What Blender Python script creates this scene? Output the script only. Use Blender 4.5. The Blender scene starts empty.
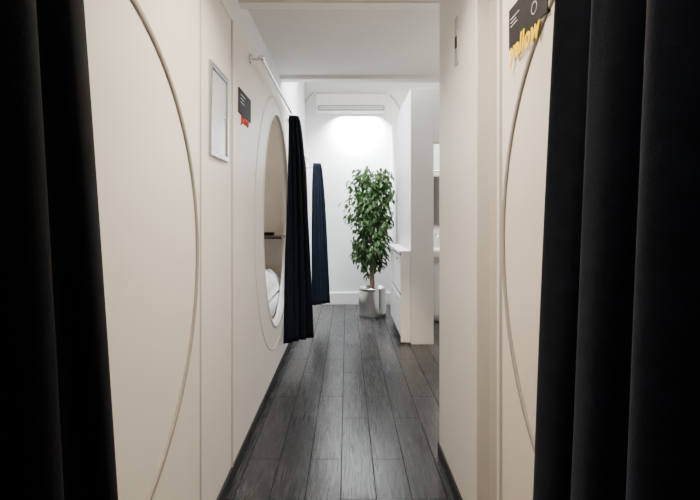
import bpy, bmesh, math, random
from mathutils import Matrix, Vector
random.seed(7)
C = bpy.context.scene.collection

# ------------------------------------------------------------ materials
def mat(name, col, rough=0.5, metal=0.0, var=0.04, scale=6.0, bump=0.0, bscale=60.0, sheen=0.0, spec=None):
    m = bpy.data.materials.new(name); m.use_nodes = True
    nt = m.node_tree; b = nt.nodes['Principled BSDF']
    tc = nt.nodes.new('ShaderNodeTexCoord')
    n = nt.nodes.new('ShaderNodeTexNoise'); n.inputs['Scale'].default_value = scale; n.inputs['Detail'].default_value = 4
    nt.links.new(tc.outputs['Object'], n.inputs['Vector'])
    r = nt.nodes.new('ShaderNodeValToRGB')
    r.color_ramp.elements[0].position = 0.3; r.color_ramp.elements[1].position = 0.7
    r.color_ramp.elements[0].color = (*[max(0, c*(1-var)) for c in col], 1)
    r.color_ramp.elements[1].color = (*[min(1, c*(1+var)) for c in col], 1)
    nt.links.new(n.outputs['Fac'], r.inputs['Fac']); nt.links.new(r.outputs['Color'], b.inputs['Base Color'])
    b.inputs['Roughness'].default_value = rough; b.inputs['Metallic'].default_value = metal
    if sheen:
        b.inputs['Sheen Weight'].default_value = sheen; b.inputs['Sheen Tint'].default_value = (0.35, 0.42, 0.6, 1)
    if spec is not None: b.inputs['Specular IOR Level'].default_value = spec
    if bump:
        n2 = nt.nodes.new('ShaderNodeTexNoise'); n2.inputs['Scale'].default_value = bscale
        nt.links.new(tc.outputs['Object'], n2.inputs['Vector'])
        bp = nt.nodes.new('ShaderNodeBump'); bp.inputs['Strength'].default_value = bump; bp.inputs['Distance'].default_value = 0.004
        nt.links.new(n2.outputs['Fac'], bp.inputs['Height']); nt.links.new(bp.outputs['Normal'], b.inputs['Normal'])
    return m

def floor_mat():
    m = bpy.data.materials.new('dark_wood_planks'); m.use_nodes = True
    nt = m.node_tree; b = nt.nodes['Principled BSDF']; L = nt.links.new
    tc = nt.nodes.new('ShaderNodeTexCoord')
    mp = nt.nodes.new('ShaderNodeMapping'); mp.inputs['Rotation'].default_value = (0, 0, math.radians(90))
    mp.inputs['Location'].default_value = (0.3, 0.065, 0)
    L(tc.outputs['Object'], mp.inputs['Vector'])
    br = nt.nodes.new('ShaderNodeTexBrick')
    br.offset = 0.41; br.offset_frequency = 2
    br.inputs['Scale'].default_value = 1.0
    br.inputs['Brick Width'].default_value = 0.88; br.inputs['Row Height'].default_value = 0.164
    br.inputs['Mortar Size'].default_value = 0.0027; br.inputs['Mortar Smooth'].default_value = 0.4
    br.inputs['Bias'].default_value = 0.0
    br.inputs['Color1'].default_value = (0.0095, 0.0095, 0.0103, 1)
    br.inputs['Color2'].default_value = (0.026, 0.0255, 0.027, 1)
    br.inputs['Mortar'].default_value = (0.0015, 0.0015, 0.0015, 1)
    L(mp.outputs['Vector'], br.inputs['Vector'])
    mp2 = nt.nodes.new('ShaderNodeMapping'); mp2.inputs['Scale'].default_value = (46, 2.0, 1)
    L(tc.outputs['Object'], mp2.inputs['Vector'])
    n = nt.nodes.new('ShaderNodeTexNoise'); n.inputs['Scale'].default_value = 2.4; n.inputs['Detail'].default_value = 7
    n.inputs['Roughness'].default_value = 0.62
    L(mp2.outputs['Vector'], n.inputs['Vector'])
    r = nt.nodes.new('ShaderNodeValToRGB')
    r.color_ramp.elements[0].position = 0.28; r.color_ramp.elements[0].color = (0.45, 0.45, 0.45, 1)
    r.color_ramp.elements[1].position = 0.72; r.color_ramp.elements[1].color = (1.8, 1.77, 1.74, 1)
    L(n.outputs['Fac'], r.inputs['Fac'])
    mx = nt.nodes.new('ShaderNodeMix'); mx.data_type = 'RGBA'; mx.blend_type = 'MULTIPLY'; mx.inputs[0].default_value = 1
    L(br.outputs['Color'], mx.inputs[6]); L(r.outputs['Color'], mx.inputs[7])
    L(mx.outputs[2], b.inputs['Base Color'])
    mt = nt.nodes.new('ShaderNodeMath'); mt.operation = 'MULTIPLY_ADD'
    mt.inputs[1].default_value = 0.16; mt.inputs[2].default_value = 0.19
    L(n.outputs['Fac'], mt.inputs[0])
    mt2 = nt.nodes.new('ShaderNodeMath'); mt2.operation = 'MAXIMUM'
    L(mt.outputs[0], mt2.inputs[0]); L(br.outputs['Fac'], mt2.inputs[1]); L(mt2.outputs[0], b.inputs['Roughness'])
    sp = nt.nodes.new('ShaderNodeMath'); sp.operation = 'MULTIPLY_ADD'; sp.inputs[1].default_value = -0.25; sp.inputs[2].default_value = 0.28
    L(br.outputs['Fac'], sp.inputs[0]); L(sp.outputs[0], b.inputs['Specular IOR Level'])
    inv = nt.nodes.new('ShaderNodeMath'); inv.operation = 'MULTIPLY'; inv.inputs[1].default_value = -1.0
    L(br.outputs['Fac'], inv.inputs[0])
    bp = nt.nodes.new('ShaderNodeBump'); bp.inputs['Strength'].default_value = 0.4; bp.inputs['Distance'].default_value = 0.002
    L(inv.outputs[0], bp.inputs['Height']); L(bp.outputs['Normal'], b.inputs['Normal'])
    return m

M_wall   = mat('white_plaster', (0.78, 0.79, 0.80), 0.6, var=0.02, scale=3)
M_ceil   = mat('ceiling_paint', (0.76, 0.735, 0.705), 0.7, var=0.015, scale=2)
M_beam   = mat('beam_paint', (0.84, 0.83, 0.81), 0.6, var=0.01, scale=2)
M_cream  = mat('cream_laminate', (0.80, 0.76, 0.695), 0.34, var=0.006, scale=2)
M_creamw = mat('cream_laminate_warm', (0.79, 0.725, 0.635), 0.34, var=0.006, scale=2)
M_cream2 = mat('cream_laminate_pale', (0.79, 0.76, 0.71), 0.38, var=0.006, scale=2)
M_rwall  = mat('grey_cream_wall', (0.70, 0.675, 0.635), 0.45, var=0.01, scale=2)
M_seam   = mat('seam_strip', (0.50, 0.47, 0.43), 0.5, var=0.01)
M_post   = mat('recess_shade_tone', (0.46, 0.425, 0.375), 0.45, var=0.01, scale=2)  # shade of the right wall recess put into a darker colour
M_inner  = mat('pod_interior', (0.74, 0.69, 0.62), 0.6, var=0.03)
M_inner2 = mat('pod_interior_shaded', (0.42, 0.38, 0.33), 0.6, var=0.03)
M_rim    = mat('grey_rim', (0.30, 0.275, 0.245), 0.5, var=0.03)  # on the near pod rings, groove shadow is put into this dark tone
M_rim2   = mat('soft_cream_rim', (0.64, 0.60, 0.54), 0.45, var=0.03)
M_gap    = mat('dark_gap', (0.10, 0.095, 0.09), 0.7)
M_base   = mat('dark_baseboard', (0.02, 0.02, 0.022), 0.5, spec=0.2)
M_white  = mat('white_lacquer', (0.80, 0.80, 0.79), 0.35, var=0.01)
M_part   = mat('partition_paint', (0.66, 0.655, 0.645), 0.5, var=0.01)
M_hatch  = mat('grey_hatch', (0.52, 0.54, 0.57), 0.12, 0.0, var=0.02)
M_frame  = mat('hatch_frame', (0.45, 0.46, 0.48), 0.25, 0.9, var=0.02)
M_steel  = mat('brushed_steel', (0.88, 0.86, 0.84), 0.2, 1.0, var=0.02, scale=12)
M_chrome = mat('chrome', (0.70, 0.70, 0.71), 0.2, 1.0, var=0.03)
M_cloth  = mat('black_navy_velvet', (0.0045, 0.005, 0.007), 0.85, var=0.2, scale=30, bump=0.15, bscale=300, spec=0.08)
M_cloth2 = mat('navy_curtain', (0.0085, 0.0115, 0.020), 0.8, var=0.2, scale=30, bump=0.15, bscale=200, spec=0.15, sheen=0.06)
M_cloth3 = mat('blackish_navy_curtain', (0.008, 0.012, 0.021), 0.85, var=0.2, scale=30, bump=0.15, bscale=200, spec=0.1)
M_bed    = mat('white_linen', (0.84, 0.83, 0.82), 0.8, var=0.02, bump=0.3, bscale=14)
M_black  = mat('black_plastic', (0.010, 0.010, 0.011), 0.7, spec=0.2)
M_yel    = mat('yellow_vinyl', (1.0, 0.66, 0.0), 0.6, var=0.0, spec=0.1)
M_red    = mat('red_vinyl', (0.60, 0.03, 0.02), 0.6, var=0.02, spec=0.1)
M_print  = mat('white_print', (0.6, 0.6, 0.6), 0.5, var=0.02)
M_shelf  = mat('dark_shelf', (0.06, 0.04, 0.03), 0.5)
M_bark   = mat('bark', (0.24, 0.17, 0.11), 0.8, var=0.3, scale=25, bump=0.5)
M_soil   = mat('soil', (0.04, 0.028, 0.02), 0.95, var=0.4, scale=40, bump=0.8)
M_floor  = floor_mat()
M_glass  = mat('mirror_glass', (0.7, 0.72, 0.73), 0.05, 1.0, var=0.01)
M_leaf = mat('ficus_leaf', (0.042, 0.092, 0.025), 0.45, var=0.65, scale=14, spec=0.35)
M_lamp = bpy.data.materials.new('lamp_diffuser'); M_lamp.use_nodes = True
_b = M_lamp.node_tree.nodes['Principled BSDF']; _b.inputs['Emission Color'].default_value = (1, 0.93, 0.82, 1)
_b.inputs['Emission Strength'].default_value = 4

# ------------------------------------------------------------ helpers
def newobj(name, me, m=None, loc=(0, 0, 0)):
    o = bpy.data.objects.new(name, me); C.objects.link(o); o.location = loc
    if m and me is not None and hasattr(me, 'materials'): me.materials.append(m)
    return o

def parent(ch, pa):
    ch.parent = pa; ch.matrix_parent_inverse = Matrix.Translation(-Vector(pa.location))

def box(name, a, b, m, bev=0.0, pa=None, kind=None):
    a = Vector(a); b = Vector(b); c = (a+b)/2; s = b-a
    bm = bmesh.new(); bmesh.ops.create_cube(bm, size=1.0)
    for v in bm.verts: v.co = Vector((v.co.x*s.x, v.co.y*s.y, v.co.z*s.z))
    if bev: bmesh.ops.bevel(bm, geom=bm.edges[:], offset=bev, segments=2, affect='EDGES', profile=0.5)
    me = bpy.data.meshes.new(name); bm.to_mesh(me); bm.free()
    o = newobj(name, me, m, c)
    if pa: parent(o, pa)
    if kind: o['kind'] = kind
    return o

def empty(name, loc, label, cat, group=None):
    o = bpy.data.objects.new(name, None); C.objects.link(o); o.location = loc
    o.empty_display_size = 0.1
    tag(o, label, cat, group); return o

def tag(o, label, cat, group=None):
    o['label'] = label; o['category'] = cat
    if group: o['group'] = group

def curve_to_mesh(name, cu, m, loc=(0, 0, 0), rot=None):
    t = bpy.data.objects.new('tmp', cu); C.objects.link(t)
    bpy.context.view_layer.update()
    dg = bpy.context.evaluated_depsgraph_get()
    me = bpy.data.meshes.new_from_object(t.evaluated_get(dg))
    bpy.data.objects.remove(t)
    if rot is not None: me.transform(rot)
    me.materials.clear()
    return newobj(name, me, m, loc)

ROT_L = Matrix(((0, 0, 1, 0), (1, 0, 0, 0), (0, 1, 0, 0), (0, 0, 0, 1)))
ROT_R = Matrix(((0, 0, -1, 0), (-1, 0, 0, 0), (0, 1, 0, 0), (0, 0, 0, 1)))

def ell(cy, cz, a, b, n=96, p=2.0):
    out = []
    for i in range(n):
        t = 2*math.pi*i/n; c, s = math.cos(t), math.sin(t)
        out.append((cy + a*math.copysign(abs(c)**(2/p), c), cz + b*math.copysign(abs(s)**(2/p), s)))
    return out

def panel(name, y0, y1, z0, z1, xc, th, m, holes=(), pa=None):
    cu = bpy.data.curves.new(name, 'CURVE'); cu.dimensions = '2D'; cu.fill_mode = 'BOTH'; cu.extrude = th/2
    cy, cz = (y0+y1)/2, (z0+z1)/2
    for pts in [[(y0, z0), (y1, z0), (y1, z1), (y0, z1)]] + list(holes):
        s = cu.splines.new('POLY'); s.points.add(len(pts)-1); s.use_cyclic_u = True
        for p, q in zip(s.points, pts): p.co = (q[0]-cy, q[1]-cz, 0, 1)
    o = curve_to_mesh(name, cu, m, (xc, cy, cz), ROT_L)
    if pa: parent(o, pa)
    return o

def ring(name, pts, x, r, m, pa=None, flat=None, wid=None):
    bm = bmesh.new(); n = len(pts)
    cy = sum(p[0] for p in pts)/n; cz = sum(p[1] for p in pts)/n
    secs = []
    prof = [(-wid/2, 0), (-wid*0.42, flat*0.6), (-wid*0.22, flat), (wid*0.22, flat), (wid*0.42, flat*0.6), (wid/2, 0)]
    for i in range(n):
        p = Vector((pts[i][0]-cy, pts[i][1]-cz)); a = Vector(pts[i-1]); b = Vector(pts[(i+1) % n])
        t = (b-a).normalized(); nn = Vector((t.y, -t.x))
        secs.append([bm.verts.new((h*r, p.x+nn.x*w, p.y+nn.y*w)) for w, h in prof])
    k = len(prof)
    for i in range(n):
        A = secs[i]; B = secs[(i+1) % n]
        for j in range(k):
            bm.faces.new((A[j], A[(j+1) % k], B[(j+1) % k], B[j]))
    bmesh.ops.recalc_face_normals(bm, faces=bm.faces[:])
    me = bpy.data.meshes.new(name); bm.to_mesh(me); bm.free()
    o = newobj(name, me, m, (x, cy, cz)); smooth(o)
    if pa: parent(o, pa)
    return o

def smooth(o):
    for p in o.data.polygons: p.use_smooth = True

def tube(name, pts, r, m, pa=None, res=6, cyc=False, radii=None):
    cu = bpy.data.curves.new(name, 'CURVE'); cu.dimensions = '3D'; cu.bevel_depth = r; cu.bevel_resolution = res; cu.use_fill_caps = True
    s = cu.splines.new('POLY'); s.points.add(len(pts)-1); s.use_cyclic_u = cyc
    o0 = Vector(pts[0])
    for i, (p, q) in enumerate(zip(s.points, pts)):
        v = Vector(q)-o0; p.co = (*v, 1)
        if radii: p.radius = radii[i]
    o = curve_to_mesh(name, cu, m, o0); smooth(o)
    if pa: parent(o, pa)
    return o

def lathe(name, prof, m, loc, n=48, pa=None):
    bm = bmesh.new(); rings = []
    for r, z in prof:
        rings.append([bm.verts.new((r*math.cos(2*math.pi*i/n), r*math.sin(2*math.pi*i/n), z)) for i in range(n)])
    for A, B in zip(rings, rings[1:]):
        for i in range(n): bm.faces.new((A[i], A[(i+1) % n], B[(i+1) % n], B[i]))
    bm.faces.new(rings[0][::-1]); bm.faces.new(rings[-1])
    bmesh.ops.recalc_face_normals(bm, faces=bm.faces[:])
    me = bpy.data.meshes.new(name); bm.to_mesh(me); bm.free()
    o = newobj(name, me, m, loc); smooth(o)
    if pa: parent(o, pa)
    return o

def text(name, s, size, m, loc, rot, pa, ext=0.0015, bold=0.0, shear=0.0):
    cu = bpy.data.curves.new(name, 'FONT'); cu.body = s; cu.size = size; cu.extrude = ext; cu.offset = bold
    cu.space_character = 1.04; cu.shear = shear
    o = curve_to_mesh(name, cu, m, loc, rot); parent(o, pa); return o

# ------------------------------------------------------------ dimensions
XL, XR = -0.56, 0.50
PT = 2.25
ZC = 3.3
FAR = 7.0
PY0 = 4.82       # front of the partition
S = 'structure'
# ------------------------------------------------------------ structure
box('floor', (-1.9, -1.6, -0.1), (2.3, FAR+0.15, 0), M_floor, kind=S)
box('wall_far', (-1.9, FAR, 0), (2.3, FAR+0.15, ZC), M_wall, kind=S)
box('wall_back', (-1.9, -1.75, 0), (2.3, -1.6, ZC), M_wall, kind=S)
box('wall_left', (-1.9, -1.6, 0), (-1.78, FAR, ZC), M_wall, kind=S)
box('wall_left_upper', (-1.78, -1.6, PT+0.002), (-0.61, FAR, ZC), M_wall, kind=S)
box('wall_right', (XR, 1.86, 0), (XR+0.14, 2.6, 2.5), M_rwall, 0.006, kind=S)
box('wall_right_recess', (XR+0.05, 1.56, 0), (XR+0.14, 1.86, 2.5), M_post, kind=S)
box('wall_right_outer', (2.3, -1.6, 0), (2.42, FAR+0.15, ZC), M_wall, kind=S)
box('ceiling', (-0.61, -1.6, 2.50), (2.3, 2.70, 2.62), M_ceil, kind=S)
box('trim_ceiling_beam', (-0.61, 2.70, 2.492), (2.3, 2.78, 2.62), M_beam, kind=S)
box('ceiling_middle', (-0.61, 2.78, 2.565), (2.3, 4.44, 2.67), M_ceil, kind=S)
box('ceiling_high', (-1.9, -1.75, ZC), (2.42, FAR+0.15, ZC+0.1), M_ceil, kind=S)
box('trim_ceiling_edge', (-0.61, 4.36, 2.535), (2.3, 4.47, ZC), M_beam, kind=S)
box('wall_partition', (0.64, PY0, 0), (0.87, FAR, 2.57), M_part, 0.003, kind=S)
box('wall_partition_header', (0.87, PY0+0.003, 2.03), (2.3, PY0+0.12, 2.57), M_part, kind=S)
box('baseboard_far', (-0.55, FAR-0.025, 0), (0.64, FAR, 0.17), M_white, 0.004, kind=S)
box('baseboard_left', (-0.575, -1.6, 0), (XL+0.006, FAR-0.03, 0.07), M_base, kind=S)
box('baseboard_right', (XR-0.008, 1.85, 0), (XR+0.02, 2.605, 0.07), M_base, kind=S)
box('baseboard_right_near', (XR-0.008, -1.6, 0), (XR+0.02, 1.55, 0.07), M_base, kind=S)
box('trim_1', (XR+0.036, 1.70, 0.0), (XR+0.052, 1.72, 2.5), M_cream2, 0.004, kind=S)

# ------------------------------------------------------------ pods, left
def pod(y0, y1, hole, label, outer=None, shelf=True, orim=None, ow=0.014, inner=None):
    inner = inner or M_inner
    e = empty('sleeping_pod', (-1.15, (y0+y1)/2, 0.0), label, 'capsule bed', 'capsule sleeping pods')
    g = 0.005
    panel('front_panel', y0+g, y1-g, 0.075, PT, XL-0.0125, 0.025, M_cream, [hole] if hole else [], e)
    x0, x1 = -1.75, XL-0.026
    zb, zt = 0.42, 2.2
    box('back_wall', (x0, y0+g, 0.08), (x0+0.03, y1-g, zt), inner, pa=e)
    box('end_wall', (x0+0.03, y0+g, 0.08), (x1, y0+0.04, zt), inner, pa=e)
    box('end_wall', (x0+0.03, y1-0.04, 0.08), (x1, y1-g, zt), inner, pa=e)
    box('roof', (x0, y0+g, zt), (x1, y1-g, zt+0.04), inner, pa=e)
    box('bed_base', (x0+0.03, y0+0.04, 0.0), (x1, y1-0.04, zb), inner, pa=e)
    if hole:
        ring('opening_rim', hole, XL, 1, M_cream if inner is M_inner else M_rim2, e, flat=0.005, wid=0.02)
        pts = hole; bm = bmesh.new(); n = len(pts)
        cy = sum(p[0] for p in pts)/n; cz = sum(p[1] for p in pts)/n
        A = [bm.verts.new((0, p[0]-cy, p[1]-cz)) for p in pts]; B = [bm.verts.new((-0.05, p[0]-cy, p[1]-cz)) for p in pts]
        for i in range(n): bm.faces.new((A[i], A[(i+1) % n], B[(i+1) % n], B[i]))
        me = bpy.data.meshes.new('opening_reveal'); bm.to_mesh(me); bm.free()
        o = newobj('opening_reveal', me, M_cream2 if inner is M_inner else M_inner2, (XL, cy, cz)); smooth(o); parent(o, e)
    if outer:
        ring('ring_trim', outer, XL, 1, orim or M_rim2, e, flat=0.003 if not orim else 0.007, wid=ow)
    if shelf:
        box('shelf', (-1.3, y1-0.30, 1.08), (x1-0.01, y1-0.041, 1.105), M_shelf, pa=e)
    if hole:
        lathe('added_pod_lamp', [(0.03, 0), (0.05, -0.02), (0.045, -0.035), (0.01, -0.04)], M_lamp, (-1.0, (y0+y1)/2+0.3, zt), 24, e)  # added glowing disc, put in to go with the brighter pod interior
    return e

pod(-0.6, 1.83, None, 'cream laminate sleeping pod front with ring groove in painted shadow grey', outer=ell(1.01, 1.16, 0.78, 0.74), shelf=False, orim=M_rim, ow=0.026)
h2 = ell(3.90, 1.26, 0.70, 0.85)
pod(2.35, 4.68, h2, 'cream sleeping pod with open round entrance showing white bedding', outer=ell(3.78, 1.24, 0.88, 0.97), ow=0.012)
h3 = ell(6.10, 1.26, 0.80, 0.86)
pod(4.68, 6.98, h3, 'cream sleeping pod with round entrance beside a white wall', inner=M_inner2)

box('wall_left_column', (-1.75, 1.84, 0.07), (XL-0.004, 2.34, PT), M_cream2, 0.003, kind=S)
box('trim_3', (XL-0.02, 2.338, 0.07), (XL+0.003, 2.352, PT), M_seam, 0.002, kind=S)
box('trim_4', (XL-0.02, 1.828, 0.07), (XL+0.003, 1.840, PT), M_seam, 0.002, kind=S)
box('trim_5', (-0.62, -1.6, PT+0.004), (XL, FAR, PT+0.03), M_cream2, 0.003, kind=S)

# access panel
ap = empty('access_panel', (XL-0.004, 2.10, 1.55), 'small framed metal access hatch on the pod wall', 'access panel')
y0, y1, z0, z1 = 1.955, 2.245, 1.545, 1.935
xp = XL-0.004
fw = 0.024
for a, b in (((y0, z0), (y1, z0+fw)), ((y0, z1-fw), (y1, z1)), ((y0, z0+fw), (y0+fw, z1-fw)), ((y1-fw, z0+fw), (y1, z1-fw))):
    box('frame', (xp, a[0], a[1]), (xp+0.012, b[0], b[1]), M_frame, 0.003, pa=ap)
box('hatch_door', (xp, y0+fw, z0+fw), (xp+0.005, y1-fw, z1-fw), M_hatch, 0.002, pa=ap)
lathe('lock', [(0.008, 0), (0.008, 0.004), (0.004, 0.006)], M_chrome, (0, 0, 0), 16).data.transform(Matrix.Rotation(math.pi/2, 4, 'Y'))
lk = bpy.data.objects['lock']; lk.location = (xp+0.005, y1-0.055, 1.74); parent(lk, ap)

# bedding
def bedding(yc, y1):
    bm = bmesh.new(); bmesh.ops.create_cube(bm, size=1)
    for v in bm.verts: v.co = Vector((v.co.x*1.06, v.co.y*2.1, v.co.z*0.2))
    bmesh.ops.bevel(bm, geom=bm.edges[:], offset=0.03, segments=4, affect='EDGES')
    me = bpy.data.meshes.new('mattress'); bm.to_mesh(me); bm.free()
    o = newobj('mattress', me, M_bed, (-1.15, yc, 0.522)); smooth(o)
    tag(o, 'white mattress inside the sleeping pod', 'mattress', 'pod mattresses')
    bm = bmesh.new(); bmesh.ops.create_grid(bm, x_segments=60, y_segments=60, size=0.5)
    for v in bm.verts:
        x, y = v.co.x*2, v.co.y*2
        e = (1-min(1, max(abs(x), abs(y)))**14)
        z = 0.17*e + e*0.014*math.sin(9*x+4*y)+e*0.012*math.sin(17*y-6*x)+e*0.01*math.sin(23*x+11*y)
        v.co = Vector((x*0.5, y*0.5, max(z, 0.0)))
    r = bmesh.ops.extrude_face_region(bm, geom=bm.faces[:])
    for g in r['geom']:
        if isinstance(g, bmesh.types.BMVert): g.co.z = -0.0
    bmesh.ops.recalc_face_normals(bm, faces=bm.faces[:])
    me = bpy.data.meshes.new('duvet'); bm.to_mesh(me); bm.free()
    d = newobj('duvet', me, M_bed, (-1.12, y1-0.56, 0.622)); smooth(d)
    tag(d, 'crumpled white duvet on the pod mattress', 'duvet', 'pod duvets')
bedding(3.515, 4.68)
bedding(5.83, 6.98)
for y1 in (4.68, 6.98):
    b = box('small_box', (-0.86, y1-0.16, 1.106), (-0.70, y1-0.05, 1.135), M_black, 0.003)
    tag(b, 'small dark box lying on the pod shelf', 'box', 'boxes on pod shelves')

# ------------------------------------------------------------ right pod
rp = empty('sleeping_pod', (1.0, 0.6, 0), 'cream laminate sleeping pod front with thin curved ring', 'capsule bed', 'capsule sleeping pods')
panel('front_panel', -0.6, 1.545, 0.075, 2.495, XR+0.0125, 0.025, M_creamw, [], rp)
ring('ring_trim', ell(0.895, 1.22, 0.635, 0.67), XR, -1, M_rim, rp, flat=0.006, wid=0.024)  # dark ring colour stands in for the shadow inside a groove
box('body', (XR+0.026, -0.6, 0.0), (1.6, 1.545, 2.4), M_inner, pa=rp)

# ------------------------------------------------------------ curtains
def curtain(name, top, bot, z1, z0, folds, amp, m, label, seed=0, nu=260, nv=40, th=0.004, fl=1.0, pw=0.8, irr=0.03):
    rnd = random.Random(seed); ph = [rnd.uniform(0, 6.28) for _ in range(6)]
    bm = bmesh.new(); g = []
    for j in range(nv+1):
        v = j/nv; z = z1+(z0-z1)*v
        k = v**fl
        A = Vector(top[0]).lerp(Vector(bot[0]), k); B = Vector(top[1]).lerp(Vector(bot[1]), k)
        d = (B-A); d.normalize(); nn = Vector((-d.y, d.x))
        row = []
        for i in range(nu+1):
            u = i/nu
            uu = u+irr*math.sin(2*math.pi*u*2+ph[0]+v*1.1)+irr*0.4*math.sin(v*5+ph[5])
            a = amp*(0.75+0.4*math.sin(5*u+ph[1])+0.15*v)*(0.7+0.3*min(1, v*4))
            w = math.sin(2*math.pi*folds*uu+0.6*math.sin(2.6*v+ph[2]))
            w = math.copysign(abs(w)**pw, w)
            off = a*w+amp*0.14*math.sin(2*math.pi*folds*2.3*uu+ph[3]+v)
            sh = amp*0.3*math.sin(4*math.pi*folds*uu+ph[4])
            p = A+(B-A)*uu+nn*off+d*sh
            row.append(bm.verts.new((p.x, p.y, z)))
        g.append(row)
    for j in range(nv):
        for i in range(nu): bm.faces.new((g[j][i], g[j][i+1], g[j+1][i+1], g[j+1][i]))
    c = Vector(((top[0][0]+top[1][0])/2, (top[0][1]+top[1][1])/2, z1))
    for v in bm.verts: v.co -= c
    me = bpy.data.meshes.new(name); bm.to_mesh(me); bm.free()
    o = newobj(name, me, m, c); smooth(o)
    md = o.modifiers.new('thick', 'SOLIDIFY'); md.thickness = th; md.offset = 0
    tag(o, label, 'curtain', 'pod privacy curtains')
    return o

curtain('curtain', ((-0.49, 0.20), (-0.49, 0.80)), ((-0.49, 0.20), (-0.48, 1.07)), 2.19, 0.30, 4, 0.034, M_cloth, 'heavy black velvet curtain hanging at a cream pod front', 1, pw=1)
curtain('curtain', ((0.44, 0.15), (0.44, 0.965)), ((0.44, 0.15), (0.435, 1.22)), 2.19, 0.30, 6, 0.028, M_cloth2, 'dark navy velvet curtain with soft vertical folds', 5, nu=340, pw=1, irr=0.05)
curtain('curtain', ((-0.52, 4.22), (-0.44, 4.28)), ((-0.545, 4.12), (-0.32, 4.36)), 2.18, 0.19, 4, 0.022, M_cloth3, 'navy curtain gathered open beside the lit pod entrance', 3, nu=160, fl=0.6, pw=1, irr=0.08)
curtain('curtain', ((-0.41, 5.80), (-0.32, 5.84)), ((-0.42, 5.72), (-0.21, 5.90)), 1.93, 0.22, 4, 0.020, M_cloth3, 'navy curtain gathered at a pod beside the white wall', 9, nu=160, fl=0.6, pw=1, irr=0.09)

def rail(x, ya, yb, z, wx, label):
    e = empty('curtain_rail', (x, (ya+yb)/2, z), label, 'curtain rail', 'pod curtain rails')
    tube('rod', [(x, ya, z), (x, yb, z)], 0.012, M_chrome, e)
    s = 1 if wx > x else -1
    for y in (ya+0.02, yb-0.02):
        tube('bracket', [(x, y, z), (wx, y, z)], 0.008, M_chrome, e)
        f = lathe('flange', [(0.030, 0), (0.030, 0.008), (0.014, 0.014)], M_chrome, (0, 0, 0), 20)
        f.data.transform(Matrix.Rotation(-s*math.pi/2, 4, 'Y')); f.location = (wx, y, z); parent(f, e)
    for y in (ya, yb):
        f = lathe('finial', [(0.003, -0.016), (0.016, -0.012), (0.020, 0), (0.016, 0.012), (0.003, 0.016)], M_chrome, (x, y, z), 16); parent(f, e)
rail(-0.49, 2.75, 4.55, 2.20, XL, 'chrome curtain rail above the open pod')
rail(-0.47, 4.85, 6.7, 1.96, XL, 'chrome curtain rail beside the white wall')
rail(-0.49, -0.4, 1.0, 2.205, XL, 'chrome curtain rail over the black curtain')
rail(0.44, -0.4, 1.2, 2.205, XR, 'chrome curtain rail over the navy curtain')

# ------------------------------------------------------------ signs
y0, y1, z0, z1 = 2.47, 2.77, 1.83, 1.96
s = box('sign', (XL, y0, z0), (XL+0.006, y1, z1), M_black, 0.001)
tag(s, 'small black pod sign with white print and red mark', 'sign', 'pod signs')
for i, (w, z) in enumerate(((0.11, 1.928), (0.08, 1.908), (0.09, 1.888))):
    box('print_line', (XL+0.006, y0+0.03, z), (XL+0.0075, y0+0.03+w, z+0.004), M_print, pa=s)
text('lettering', 'yellow', 0.07, M_red, (XL+0.002, y0+0.06, 1.792), ROT_L, s, 0.002, 0.0012, 0.2)
s = box('sign', (XR-0.008, 1.18, 1.800), (XR, 1.460, 1.920), M_black, 0.001)
tag(s, 'black pod sign with white print above yellow lettering', 'sign', 'pod signs')
for w, z in ((0.07, 1.884), (0.045, 1.873), (0.055, 1.862)):
    box('print_line', (XR-0.0095, 1.44-w, z), (XR-0.008, 1.44, z+0.0022), M_print, pa=s)
ring('print_icon', ell(1.262, 1.845, 0.018, 0.015, 32), XR-0.008, -1, M_print, s, flat=0.001, wid=0.003)
text('lettering', 'yellow', 0.080, M_yel, (XR-0.0095, 1.446, 1.760), ROT_R, s, 0.001, 0.0016, 0.2)

# latch plate
kp = empty('latch_plate', (XR, 2.18, 2.06), 'narrow silver metal latch plate on the wall', 'latch plate')
box('plate', (XR-0.005, 2.155, 1.98), (XR+0.004, 2.215, 2.20), M_frame, 0.002, pa=kp)
box('latch_slot', (XR-0.007, 2.174, 2.06), (XR-0.005, 2.196, 2.11), M_black, pa=kp)
lathe('screw', [(0.006, 0), (0.005, 0.002)], M_steel, (0, 0, 0), 12).data.transform(Matrix.Rotation(-math.pi/2, 4, 'Y'))
sc = bpy.data.objects['screw']; sc.location = (XR-0.005, 2.185, 2.02); parent(sc, kp)

# ------------------------------------------------------------ low cabinet
lc = empty('drawer_cabinet', (0.60, 5.4, 0), 'low white drawer cabinet against the partition', 'cabinet')
ca, cb = PY0+0.015, 5.94
zt = 0.915
box('plinth', (0.595, ca+0.02, 0), (0.638, cb-0.02, 0.07), M_white, pa=lc)
box('body', (0.560, ca, 0.07), (0.638, cb, zt), M_gap, 0.002, pa=lc)
box('top', (0.520, ca-0.012, zt), (0.638, cb+0.005, zt+0.025), M_white, 0.003, pa=lc)
box('side_panel', (0.541, ca-0.010, 0.02), (0.638, ca, zt), M_white, 0.002, pa=lc)
ym = (ca+cb)/2
for (a, b) in ((ca+0.010, ym-0.025), (ym+0.025, cb-0.008)):
    for (p, q) in ((0.080, 0.470), (0.510, 0.890)):
        d = box('drawer', (0.538, a, p), (0.560, b, q), M_white, 0.003, pa=lc)
        h = box('handle', (0.530, (a+b)/2-0.07, q-0.05), (0.538, (a+b)/2+0.07, q-0.038), M_chrome, 0.002)
        parent(h, d)
for y in (5.45, 6.2):
    box('trim_6', (0.637, y, 0.96), (0.641, y+0.006, 2.5), M_rim2, kind=S)

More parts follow.
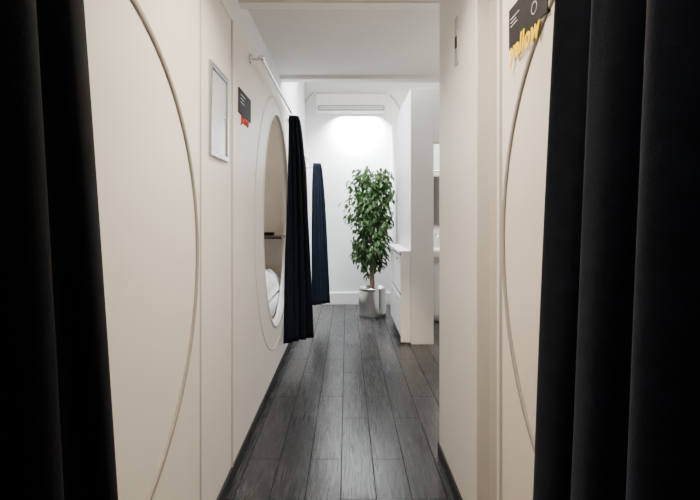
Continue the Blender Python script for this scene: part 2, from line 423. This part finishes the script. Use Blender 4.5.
# ------------------------------------------------------------ washroom
bx, by = 1.14, 6.0
v = empty('washbasin', (bx, by, 0), 'white pedestal washbasin in the side washroom', 'washbasin')
lathe('pedestal', [(0.11, 0), (0.10, 0.1), (0.07, 0.5), (0.09, 0.72)], M_white, (bx, by, 0), 32, v)
lathe('basin', [(0.10, 0.72), (0.22, 0.78), (0.26, 0.87), (0.245, 0.88), (0.18, 0.80), (0.03, 0.77)], M_white, (bx, by, 0), 40, v)
tube('tap', [(bx, by+0.2, 0.87), (bx, by+0.2, 1.02), (bx, by+0.17, 1.05), (bx, by+0.08, 1.05), (bx, by+0.06, 1.02)], 0.012, M_chrome, v)
mi = empty('mirror', (1.28, 6.98, 1.6), 'rectangular framed wall mirror over the washbasin', 'mirror')
box('frame', (0.95, 6.97, 1.15), (1.65, 6.998, 1.95), M_frame, 0.004, pa=mi)
box('glass', (0.98, 6.962, 1.18), (1.62, 6.97, 1.92), M_glass, pa=mi)

# ------------------------------------------------------------ air conditioner
ac = empty('air_conditioner', (0.06, FAR, 2.77), 'white wall mounted air conditioner on the end wall', 'air conditioner')
def acbody():
    prof = [(0, 0), (0, 0.28), (-0.14, 0.28), (-0.18, 0.25), (-0.18, 0.09), (-0.14, 0.03), (-0.07, 0.0)]
    bm = bmesh.new(); A = [bm.verts.new((-0.50, y, z)) for y, z in prof]; B = [bm.verts.new((0.50, y, z)) for y, z in prof]
    n = len(prof)
    for i in range(n): bm.faces.new((A[i], A[(i+1) % n], B[(i+1) % n], B[i]))
    bm.faces.new(A[::-1]); bm.faces.new(B); bmesh.ops.recalc_face_normals(bm, faces=bm.faces[:])
    bmesh.ops.bevel(bm, geom=bm.edges[:], offset=0.006, segments=2, affect='EDGES')
    me = bpy.data.meshes.new('housing'); bm.to_mesh(me); bm.free()
    o = newobj('housing', me, M_part, (0.06, FAR, 2.77)); parent(o, ac)
acbody()
box('air_outlet', (-0.41, FAR-0.188, 2.785), (0.53, FAR-0.17, 2.855), M_gap, pa=ac)
for i in range(2):
    box('louver', (-0.40, FAR-0.202, 2.800+i*0.026), (0.52, FAR-0.190, 2.812+i*0.026), M_white, pa=ac)
def arc(cx, cz, r, a0, a1, n=20): return [(cx+r*math.cos(math.radians(a0+(a1-a0)*i/n)), FAR-0.006, cz+r*math.sin(math.radians(a0+(a1-a0)*i/n))) for i in range(n+1)]
tube('cable', arc(0.42, 2.75, 0.36, 55, -20), 0.005, M_rim, ac)
tube('cable', arc(-0.30, 2.80, 0.34, 125, 200), 0.005, M_rim, ac)

# ------------------------------------------------------------ ficus
PX, PY = 0.325, 6.2
fi = empty('potted_ficus', (PX, PY, 0), 'tall leafy ficus tree in a polished steel pot', 'potted plant')
lathe('pot', [(0.176, 0.0), (0.180, 0.006), (0.180, 0.05), (0.181, 0.33), (0.182, 0.35), (0.186, 0.357), (0.186, 0.37), (0.172, 0.37), (0.170, 0.30), (0.02, 0.30)], M_steel, (PX, PY, 0), 96, fi)
lathe('soil', [(0.168, 0.30), (0.168, 0.325), (0.08, 0.338), (0.01, 0.342)], M_soil, (PX, PY, 0), 32, fi)
rnd = random.Random(23)
base = Vector((PX, PY, 0))
def env(z):
    t = (z-0.56)/(1.95-0.56)
    t = min(1, max(0, t))
    ks = [(0, 0.15), (0.15, 0.20), (0.3, 0.25), (0.45, 0.27), (0.6, 0.295), (0.75, 0.30), (0.9, 0.26), (1, 0.15)]
    for (a, b), (c, d) in zip(ks, ks[1:]):
        if t <= c: return b+(d-b)*(t-a)/(c-a)
    return 0.13
trunks = []
for k in range(3):
    pts = []; rad = []
    for i in range(15):
        t = i/14; a = t*5+k*2.09
        rr = 0.020*(1-t*0.3)+0.05*t*t
        pts.append((PX+rr*math.cos(a), PY+rr*math.sin(a), 0.31+t*1.38)); rad.append(1-0.6*t)
    tube('trunk', pts, 0.014, M_bark, fi, 4, radii=rad); trunks.append(pts)
bmb = bmesh.new(); bml = bmesh.new()
def twig(a, b, r):
    d = (b-a); n1 = d.orthogonal().normalized(); n2 = d.cross(n1).normalized()
    A = [bmb.verts.new(a+(n1*math.cos(t)+n2*math.sin(t))*r) for t in (0, 2.09, 4.19)]
    B = [bmb.verts.new(b+(n1*math.cos(t)+n2*math.sin(t))*r*0.4) for t in (0, 2.09, 4.19)]
    for i in range(3): bmb.faces.new((A[i], A[(i+1) % 3], B[(i+1) % 3], B[i]))
def leaf(p, yaw, pitch, roll, L, W):
    R = Matrix.Rotation(yaw, 3, 'Z') @ Matrix.Rotation(pitch, 3, 'Y') @ Matrix.Rotation(roll, 3, 'X')
    mid = [(0, 0, 0), (L*0.35, 0, -0.004), (L*0.7, 0, -0.008), (L, 0, -0.02)]
    up = [(L*0.3, W*0.5, 0.008), (L*0.68, W*0.36, 0.003)]; dn = [(x, -y, z) for x, y, z in up]
    if p.x+math.cos(yaw)*L*math.cos(pitch) > 0.29: return
    V = lambda q: bml.verts.new(R @ Vector(q)+p)
    m0, m1, m2, m3 = map(V, mid); u1, u2 = map(V, up); d1, d2 = map(V, dn)
    for f in ((m0, m1, u1), (m1, m2, u2, u1), (m2, m3, u2), (m0, d1, m1), (m1, d1, d2, m2), (m2, d2, m3)): bml.faces.new(f)
NB = 145
for n in range(NB):
    z = 0.68+1.22*((n+0.5)/NB)**0.82+rnd.uniform(-0.05, 0.05)
    a = n*2.39996+rnd.uniform(-0.5, 0.5)
    R = env(z+0.02)*rnd.uniform(0.45, 1.08)
    tr = trunks[n % 3]; zi = max(0, z-rnd.uniform(0.12, 0.26))
    src = min(tr, key=lambda q: abs(q[2]-zi))
    A = Vector(src)-base; B = Vector((R*math.cos(a), R*math.sin(a), z))
    if B.x > 0.25: B.x = 0.25
    twig(A, B, 0.0045)
    for q in range(rnd.randint(10, 21)):
        t = rnd.uniform(0.4, 1.1); p = A.lerp(B, t)
        p += Vector((rnd.gauss(0, 0.026), rnd.gauss(0, 0.026), rnd.gauss(-0.01, 0.034)))
        leaf(p, a+rnd.uniform(-1.5, 1.5), rnd.uniform(0.2, 1.4), rnd.uniform(-0.9, 0.9), rnd.uniform(0.055, 0.1), rnd.uniform(0.026, 0.044))
me = bpy.data.meshes.new('branches'); bmb.to_mesh(me); bmb.free(); o = newobj('branches', me, M_bark, base); parent(o, fi)
me = bpy.data.meshes.new('foliage'); bml.to_mesh(me); bml.free(); o = newobj('foliage', me, M_leaf, base); parent(o, fi)

# ------------------------------------------------------------ lights
def area(name, loc, sx, sy, power, col, rot=(0, 0, 0), spread=180):
    l = bpy.data.lights.new(name, 'AREA'); l.shape = 'RECTANGLE'; l.size = sx; l.size_y = sy; l.energy = power; l.color = col
    l.spread = math.radians(spread)
    o = bpy.data.objects.new(name, l); C.objects.link(o); o.location = loc; o.rotation_euler = rot; return o
def spot(name, loc, tgt, e, size, col, blend=0.8, r=0.05):
    sp = bpy.data.lights.new(name, 'SPOT'); sp.energy = e; sp.spot_size = math.radians(size); sp.spot_blend = blend; sp.color = col; sp.shadow_soft_size = r
    so = bpy.data.objects.new(name, sp); C.objects.link(so); so.location = loc
    so.rotation_euler = (Vector(tgt)-Vector(loc)).to_track_quat('-Z', 'Y').to_euler(); return so
def fixture(x, y, z):
    e = empty('ceiling_lamp', (x, y, z), 'round recessed ceiling downlight', 'ceiling lamp', 'ceiling downlights')
    lathe('trim_ring', [(0.09, -0.012), (0.10, -0.006), (0.10, 0)], M_white, (x, y, z), 32, e)
    lathe('diffuser', [(0.07, -0.016), (0.075, -0.012)], M_lamp, (x, y, z), 32, e)
fixture(-0.02, 1.6, 2.5)
area('lamp_near', (-0.02, 1.60, 2.47), 0.25, 0.3, 31, (1, 0.85, 0.68), spread=135)
area('curtain_fill', (-0.30, 0.45, 2.47), 0.25, 0.25, 5, (1, 0.92, 0.84))  # added unseen fill, brings light onto the near curtain folds
area('lamp_mid', (0.9, 3.3, 2.53), 0.8, 0.8, 14, (1, 0.90, 0.78))
area('ceiling_fill', (1.5, 3.5, 1.7), 0.8, 0.8, 12, (1, 0.92, 0.82), (math.pi, 0, 0))  # added upward fill out of view, brightens the ceiling
area('lamp_far', (0.0, 5.2, 3.27), 1.1, 1.1, 95, (0.92, 0.96, 1.0), spread=120)
area('lamp_wash', (1.6, 5.9, 3.2), 0.6, 0.6, 70, (1, 0.92, 0.82))
area('slot_light', (0.16, 6.86, 2.75), 0.5, 0.04, 110, (0.94, 0.975, 1), (math.radians(25), 0, 0), spread=120)
spot('wall_spot', (0.15, 5.3, 3.2), (0.16, 7.0, 2.42), 1500, 18, (0.94, 0.975, 1), 1.0)
spot('floor_spot', (0.56, 4.1, 2.5), (0.55, 4.60, 0.0), 420, 22, (1, 0.74, 0.46), 1.0)
l = bpy.data.lights.new('pod_fill', 'POINT'); l.energy = 6; l.color = (1, 0.9, 0.78); l.shadow_soft_size = 0.05  # added fill inside the open pod, no known lamp there
o = bpy.data.objects.new('pod_fill', l); C.objects.link(o); o.location = (-1.0, 3.815, 2.05)

w = bpy.data.worlds.new('World'); bpy.context.scene.world = w; w.use_nodes = True
w.node_tree.nodes['Background'].inputs[0].default_value = (0.8, 0.85, 0.9, 1)
w.node_tree.nodes['Background'].inputs[1].default_value = 0.3

# ------------------------------------------------------------ camera
cam = bpy.data.cameras.new('camera'); co = bpy.data.objects.new('camera', cam); C.objects.link(co)
co.location = (0, 0, 1.3); co.rotation_euler = (math.radians(90), 0, 0)
cam.sensor_width = 36; cam.lens = 480*36/700; cam.clip_start = 0.02
cam.shift_x = 3/700; cam.shift_y = -35/700
bpy.context.scene.camera = co
